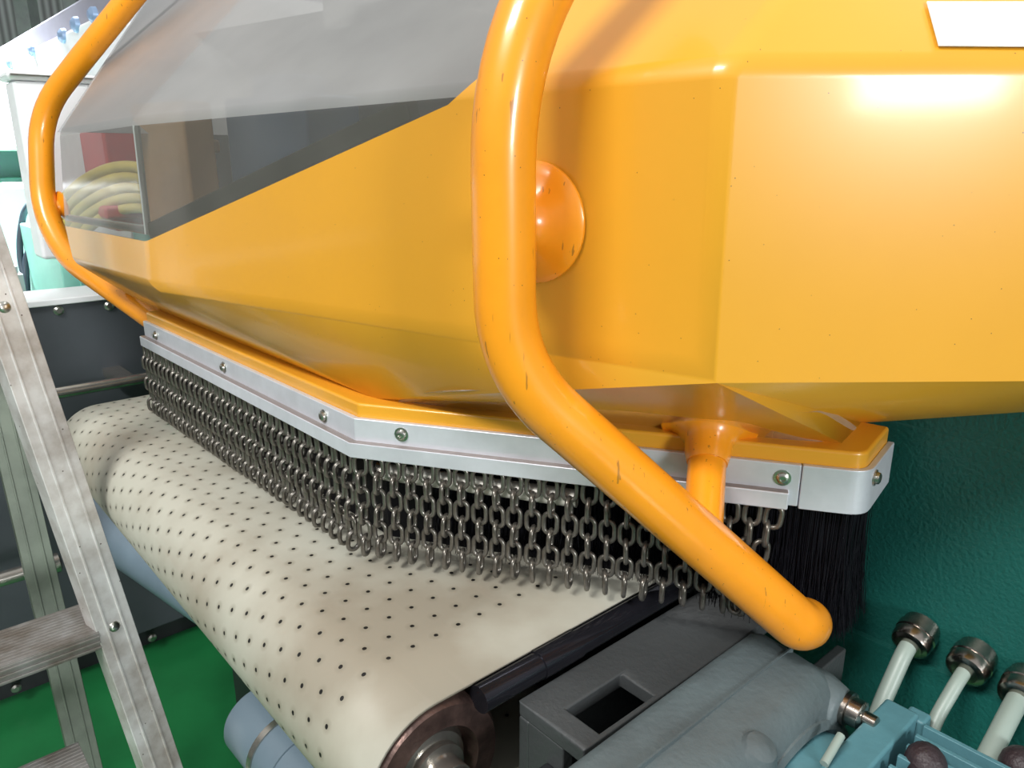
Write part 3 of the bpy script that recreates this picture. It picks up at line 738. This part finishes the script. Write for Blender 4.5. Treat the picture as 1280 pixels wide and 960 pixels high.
# two dark rubber boots
for (px, py, dd, lab) in ((1157, 955, .60, 'dark rubber boot in front of the motor fins, the left one'), (1276, 960, .60, 'dark rubber boot cut by the right frame edge')):
    p = dep(px, py, dd); bm = B(); axx = Vector((-.10, .35, .93)).normalized()
    lathe(bm, p - axx * .06, axx, [(0, .012), (.02, .014), (.045, .0155), (.058, .0160), (.066, .0145), (.072, .011), (.0755, .006), (.0765, .001)], 28)
    bt = finish('rubber_boot', bm, BOOT); tag(bt, lab, 'rubber boot', 'rubber boots at the motor')
    bm = B(); lathe(bm, p - axx * .075, axx, [(0, .017), (.018, .017), (.02, .013)], 6); finish('boot_nut', bm, NKL, bt)
# ------------------------------------------------------------------ cable glands
gl = [((1152, 783), (1092, 902), 'nickel cable gland with pale conduit, the one nearest the brush'),
      ((1222, 816), (1160, 915), 'nickel cable gland with pale conduit, middle of the three on the green panel'),
      ((1287, 850), (1215, 985), 'nickel cable gland with pale conduit, cut off by the right edge')]
for i, (g, e_, lab) in enumerate(gl):
    p = hit(*g, D2 * .7045, D2); ax_ = -D2
    q = hit(*e_, D2 * (.630 if i < 2 else .60), D2)
    aim = (q - p).normalized(); ax_ = (ax_ * .6 + aim * .6 + Vector((0, 0, .0))).normalized()
    t = thing('cable_gland', p, lab, 'cable gland', 'cable glands on the green panel')
    bm = B(); lathe(bm, p, ax_, [(-.001, .0165), (.006, .0165)], 24); finish('lock_ring', bm, NKL, t)
    bm = B(); lathe(bm, p + ax_ * .006, ax_, [(0, .0180), (.008, .0180), (.009, .0165), (.010, .0175), (.017, .0172), (.020, .0160), (.022, .0125), (.0222, .0105)], 32); tag(finish('gland_body', bm, NKL, t), None, None)
    bm = B(); tube(bm, rounded([p + ax_ * .008, p + ax_ * .034, q, q + Vector((-.012, -.02, -.05))], [0, .02, .03, 0], 6), (.0076, .0060, .0084)[i], 18); finish('conduit', bm, GTUBE, t)

# ------------------------------------------------------------------ ducts below the belt
du = thing('suction_duct', M(.8, .33, .45), 'blue-grey suction duct crossing under the near end of the belt', 'duct')
bm = B(); a, b = dep(322, 895, 1.12), dep(420, 1010, .98); dd = (b - a).normalized()
lathe(bm, a, dd, [(0, .035), (.002, .052), (.006, .054), (.075, .054), (.076, .052), (.079, .052), (.080, .054), (.13, .054), (.131, .052), (.134, .052), (.135, .054), (.42, .054)], 40)
finish('duct_pipe', bm, BLU, du)
bm = B(); lathe(bm, a + dd * .0775, dd, [(0, .0565), (.010, .0565)], 40); finish('clamp_band', bm, STL, du)
bm = B(); a, b = dep(104, 640, 1.55), dep(330, 790, 1.28)
tube(bm, [a, a.lerp(b, .5) + Vector((0, .02, -.02)), b], .050, 32, dome=(1, 1)); do = finish('dust_hose', bm, BLU); tag(do, 'blue-grey dust hose running below the far end of the belt', 'duct')

# ------------------------------------------------------------------ stepladder
lad = thing('stepladder', (-.34, 1.06, 0), 'worn aluminium stepladder at the left edge beside the belt', 'ladder')
pt = dep(-22, 300, .92); pb_ = dep(222, 1010, 1.12)
# extend to the floor
dl = (pb_ - pt).normalized(); foot = pt + dl * ((.02 - pt.z) / dl.z); head = pt - dl * .25
wd = Matrix.Rotation(radians(12), 3, 'Z') @ D2; wd = (wd - dl * wd.dot(dl)).normalized(); tn = dl.cross(wd)
def channel(bm, a, b, X, Y, w_, d_, th=.003):
    L = (b - a); c = (a + b) / 2; dz = L.normalized()
    box(bm, c, w_, th, L.length, (X, Y, dz))
    for s in (-1, 1): box(bm, c + X * (s * (w_ / 2 - th / 2)) + Y * (d_ / 2), th, d_, L.length, (X, Y, dz))
    for s in (-.22, .22): box(bm, c + X * (s * w_) - Y * .002, w_ * .07, th * .8, L.length, (X, Y, dz))
Yi = tn if tn.y > 0 else -tn
bm = B(); channel(bm, head, foot, wd, Yi, .049, .028)
stile = finish('front_stile', bm, ALUD, lad, smooth=False, bevel=.001)
for px, py in ((143, 783), (5, 384)):
    p = hit(px, py, foot, Yi); bm = B(); lathe(bm, p, -Yi, [(0, .0075), (.001, .0078), (.0035, .006), (.0045, .003)], 20); finish('rivet', bm, SCR, stile)
sdir = -D2
STEPM = mat('worn_step_aluminium', (.25, .245, .235), .5, metal=.3, col2=(.12, .10, .08), nscale=16)
def step(px, py, label=None):
    p = hit(px, py, foot, Yi) - wd * 0.02
    c = p + sdir * .22 + D1 * .045 ; bm = B()
    box(bm, c, .46, .09, .003, (D2, D1, Z)); box(bm, c - D1 * .045 - Z * .0125, .46, .003, .025, (D2, D1, Z)); box(bm, c + D1 * .045 - Z * .0125, .46, .003, .025, (D2, D1, Z))
    for k in range(12): box(bm, c + D1 * (-.04 + .0073 * k) + Z * .0015, .46, .003, .0012, (D2, D1, Z))
    for k in range(3): box(bm, c - D1 * .0475 - Z * (.005 + .008 * k), .46, .002, .003, (D2, D1, Z))
    finish('step', bm, STEPM, lad, smooth=False, bevel=.0006)
step(132, 784); step(127, 966)
bm = B(); a, b = dep(-10, 455, 1.28), dep(115, 985, 1.36); dl2 = (b - a).normalized(); b = a + dl2 * ((.02 - a.z) / dl2.z); a = a - dl2 * .25
X2 = (D2 - dl2 * dl2.dot(D2)).normalized(); Y2 = dl2.cross(X2); Y2 = Y2 if Y2.y > 0 else -Y2
channel(bm, a, b, X2, Y2, .046, .022)
finish('rear_leg', bm, LAD2, lad, smooth=False, bevel=.001)
for f_, yy, xx in ((foot, Yi, wd),):
    bm = B(); box(bm, f_ + Z * .005, .06, .04, .05); finish('foot', bm, BLKR, stile, smooth=False, bevel=.004)

# ------------------------------------------------------------------ dark machine base behind on the left
bs = thing('neighbour_machine_base', M(2.0, .3, 0), 'dark slate machine base with pale top edge behind the ladder', 'machine base')
bm = B(); mbox(bm, 2.0, 2.16, -1.6, 2.2, .07, .975); finish('panel', bm, SLT, bs, smooth=False, bevel=.004)
bm = B(); mbox(bm, 2.05, 2.14, -1.5, 2.1, 0, .07); finish('plinth', bm, DRK, bs, smooth=False)
bm = B(); mbox(bm, 1.99, 2.16, -1.6, 2.2, .975, .990); finish('top_edge', bm, WHT, bs, smooth=False, bevel=.003)
for px, py in ((73, 388), (136, 382), (20, 860), (190, 797), (217, 752)):
    p = hit(px, py, M(2.0, 0, 0), D1); bm = B(); lathe(bm, p + D1 * .002, -D1, [(0, .012), (.006, .011), (.010, .006)], 14); finish('bolt', bm, SCR, bs)
rl = thing('low_guard_rail', M(1.88, .3, .80), 'slim steel rail in front of the dark machine base', 'rail')
bm = B(); tube(bm, [M(1.88, -1.0, .80), M(1.88, 1.2, .80)], .013, 16); finish('rail_tube', bm, STL, rl)
for v in (-.4, .45):
    bm = B(); mbox(bm, 1.885, 2.0, v - .02, v + .02, .79, .81); finish('rail_bracket', bm, STL, rl, smooth=False)
bm = B(); tube(bm, [M(1.80, -1.1, .44), M(1.80, .22, .44)], .016, 16)
lr = finish('floor_pipe', bm, STL); tag(lr, 'steel pipe low behind the ladder steps', 'pipe')
bm = B(); lathe(bm, M(1.80, .22, .44), D2, [(0, .022), (.02, .022), (.024, .015)], 16); finish('pipe_cap', bm, STL, lr)
bm = B(); mbox(bm, 1.78, 1.82, -.35, -.31, 0, .43); finish('pipe_post', bm, DRK, lr, smooth=False)

# ------------------------------------------------------------------ bright background, left
t = thing('white_control_cabinet', M(3.0, .1, 0), 'bright white cabinet behind the dark machine base at the left edge', 'cabinet')
bm = B(); mbox(bm, 3.0, 3.5, -1.4, .60, .0, 1.21); finish('cabinet_body', bm, WHT, t, smooth=False, bevel=.01)
bm = B(); mbox(bm, 2.985, 3.0, -.9, .05, .30, 1.18); dr = finish('cabinet_door', bm, WHT, t, smooth=False, bevel=.006)
bm = B(); mbox(bm, 2.96, 2.985, .0, .02, .8, .92); finish('handle', bm, SLT, dr, smooth=False, bevel=.003)
MV = .452
bm = B(); mbox(bm, 2.4, 2.9, MV, 1.3, .0, 1.10); mbox(bm, 2.39, 2.40, MV + .04, .85, .7, 1.07); tag(finish('mint_cabinet', bm, CYAN, smooth=False, bevel=.01), 'mint green cabinet below the far handrail', 'cabinet')
for pts, lab in (([(46, 247), (30, 262), (24, 300), (26, 330), (33, 352), (35, 385)], 'dark cable looping in front of the white cabinet, upper one'), ([(60, 294), (40, 305), (31, 325), (33, 350), (36, 385)], 'dark cable looping in front of the white cabinet, lower one')):
    bm = B(); tube(bm, rounded([dep(x, y, 2.45) for x, y in pts], .12, 6), .010, 12); co = finish('cable', bm, CAB); tag(co, lab, 'cable', 'cables by the white cabinet')
bm = B(); box(bm, dep(20, 366, 2.40), .05, .05, .12, MAX); box(bm, dep(20, 366, 2.40) + Z * .07, .03, .03, .03, MAX); tag(finish('junction_box', bm, GRY, smooth=False, bevel=.004), 'small grey junction box where the dark cables end', 'box')
t = thing('white_gantry', M(3.8, .62, 1.5), 'overexposed white gantry beam with bolts at the top left', 'gantry')
bm = B(); mbox(bm, 2.1, 7.0, .62, 1.1, 1.335, 1.655); gb = finish('gantry_beam', bm, WHT, t, smooth=False, bevel=.01)
bm = B(); mbox(bm, 2.1, 7.0, .66, 1.15, 1.655, 1.74); finish('gantry_cover', bm, mat('lilac_grey_paint', (.25, .25, .30), .4, noise=.1), t, smooth=False, bevel=.01)
for px, py in ((80, 45), (42, 63), (14, 79), (50, 105), (33, 112), (19, 115), (96, 31), (118, 19)):
    p = hit(px, py, M(0, .62, 0), D2); bm = B(); lathe(bm, p + D2 * .004, -D2, [(0, .022), (.012, .020), (.02, .010)], 14); finish('bolt', bm, mat('blue_bolt', (.22, .32, .48), .4, metal=.3), gb)
for u in (3.6, 5.2):
    bm = B(); mbox(bm, u, u + .15, .66, .80, 0, 1.335); finish('gantry_leg', bm, WHT, t, smooth=False, bevel=.01)
bm = B(); box(bm, dep(10, 205, 4.3), .5, .3, .32, MAX); box(bm, dep(12, 228, 4.2), .42, .2, .06, MAX); tag(finish('dark_machine', bm, mat('dark_green_machine', (.03, .09, .09), .5), smooth=False, bevel=.01), 'dark green machine part glimpsed under the white gantry', 'machine')
t = thing('roof_structure', (-4.2, 8.5, 3.2), 'grey steel roof trusses and ducts at the top left corner', 'roof trusses')
for k in range(7):
    bm = B(); x = -6.6 + k * .55; box(bm, (x, 9.5, 3.6), .16, .2, 2.4); finish('truss_post', bm, GRY, t, smooth=False)
bm = B(); box(bm, (-4.8, 9.3, 4.3), 5, .2, .14); box(bm, (-4.8, 9.3, 3.3), 5, .2, .10); finish('truss_chord', bm, SLT, t, smooth=False)
bm = B(); tube(bm, [(-7, 8.0, 3.10), (-5.0, 8.0, 3.10)], .09, 24); du2 = finish('ceiling_duct', bm, PURP); tag(du2, 'dusky purple round duct in the far top left', 'duct')
bm = B(); tube(bm, [(-5.8, 8.0, 3.10), (-5.7, 8.0, 3.10)], .105, 24); finish('duct_collar', bm, STL, du2)
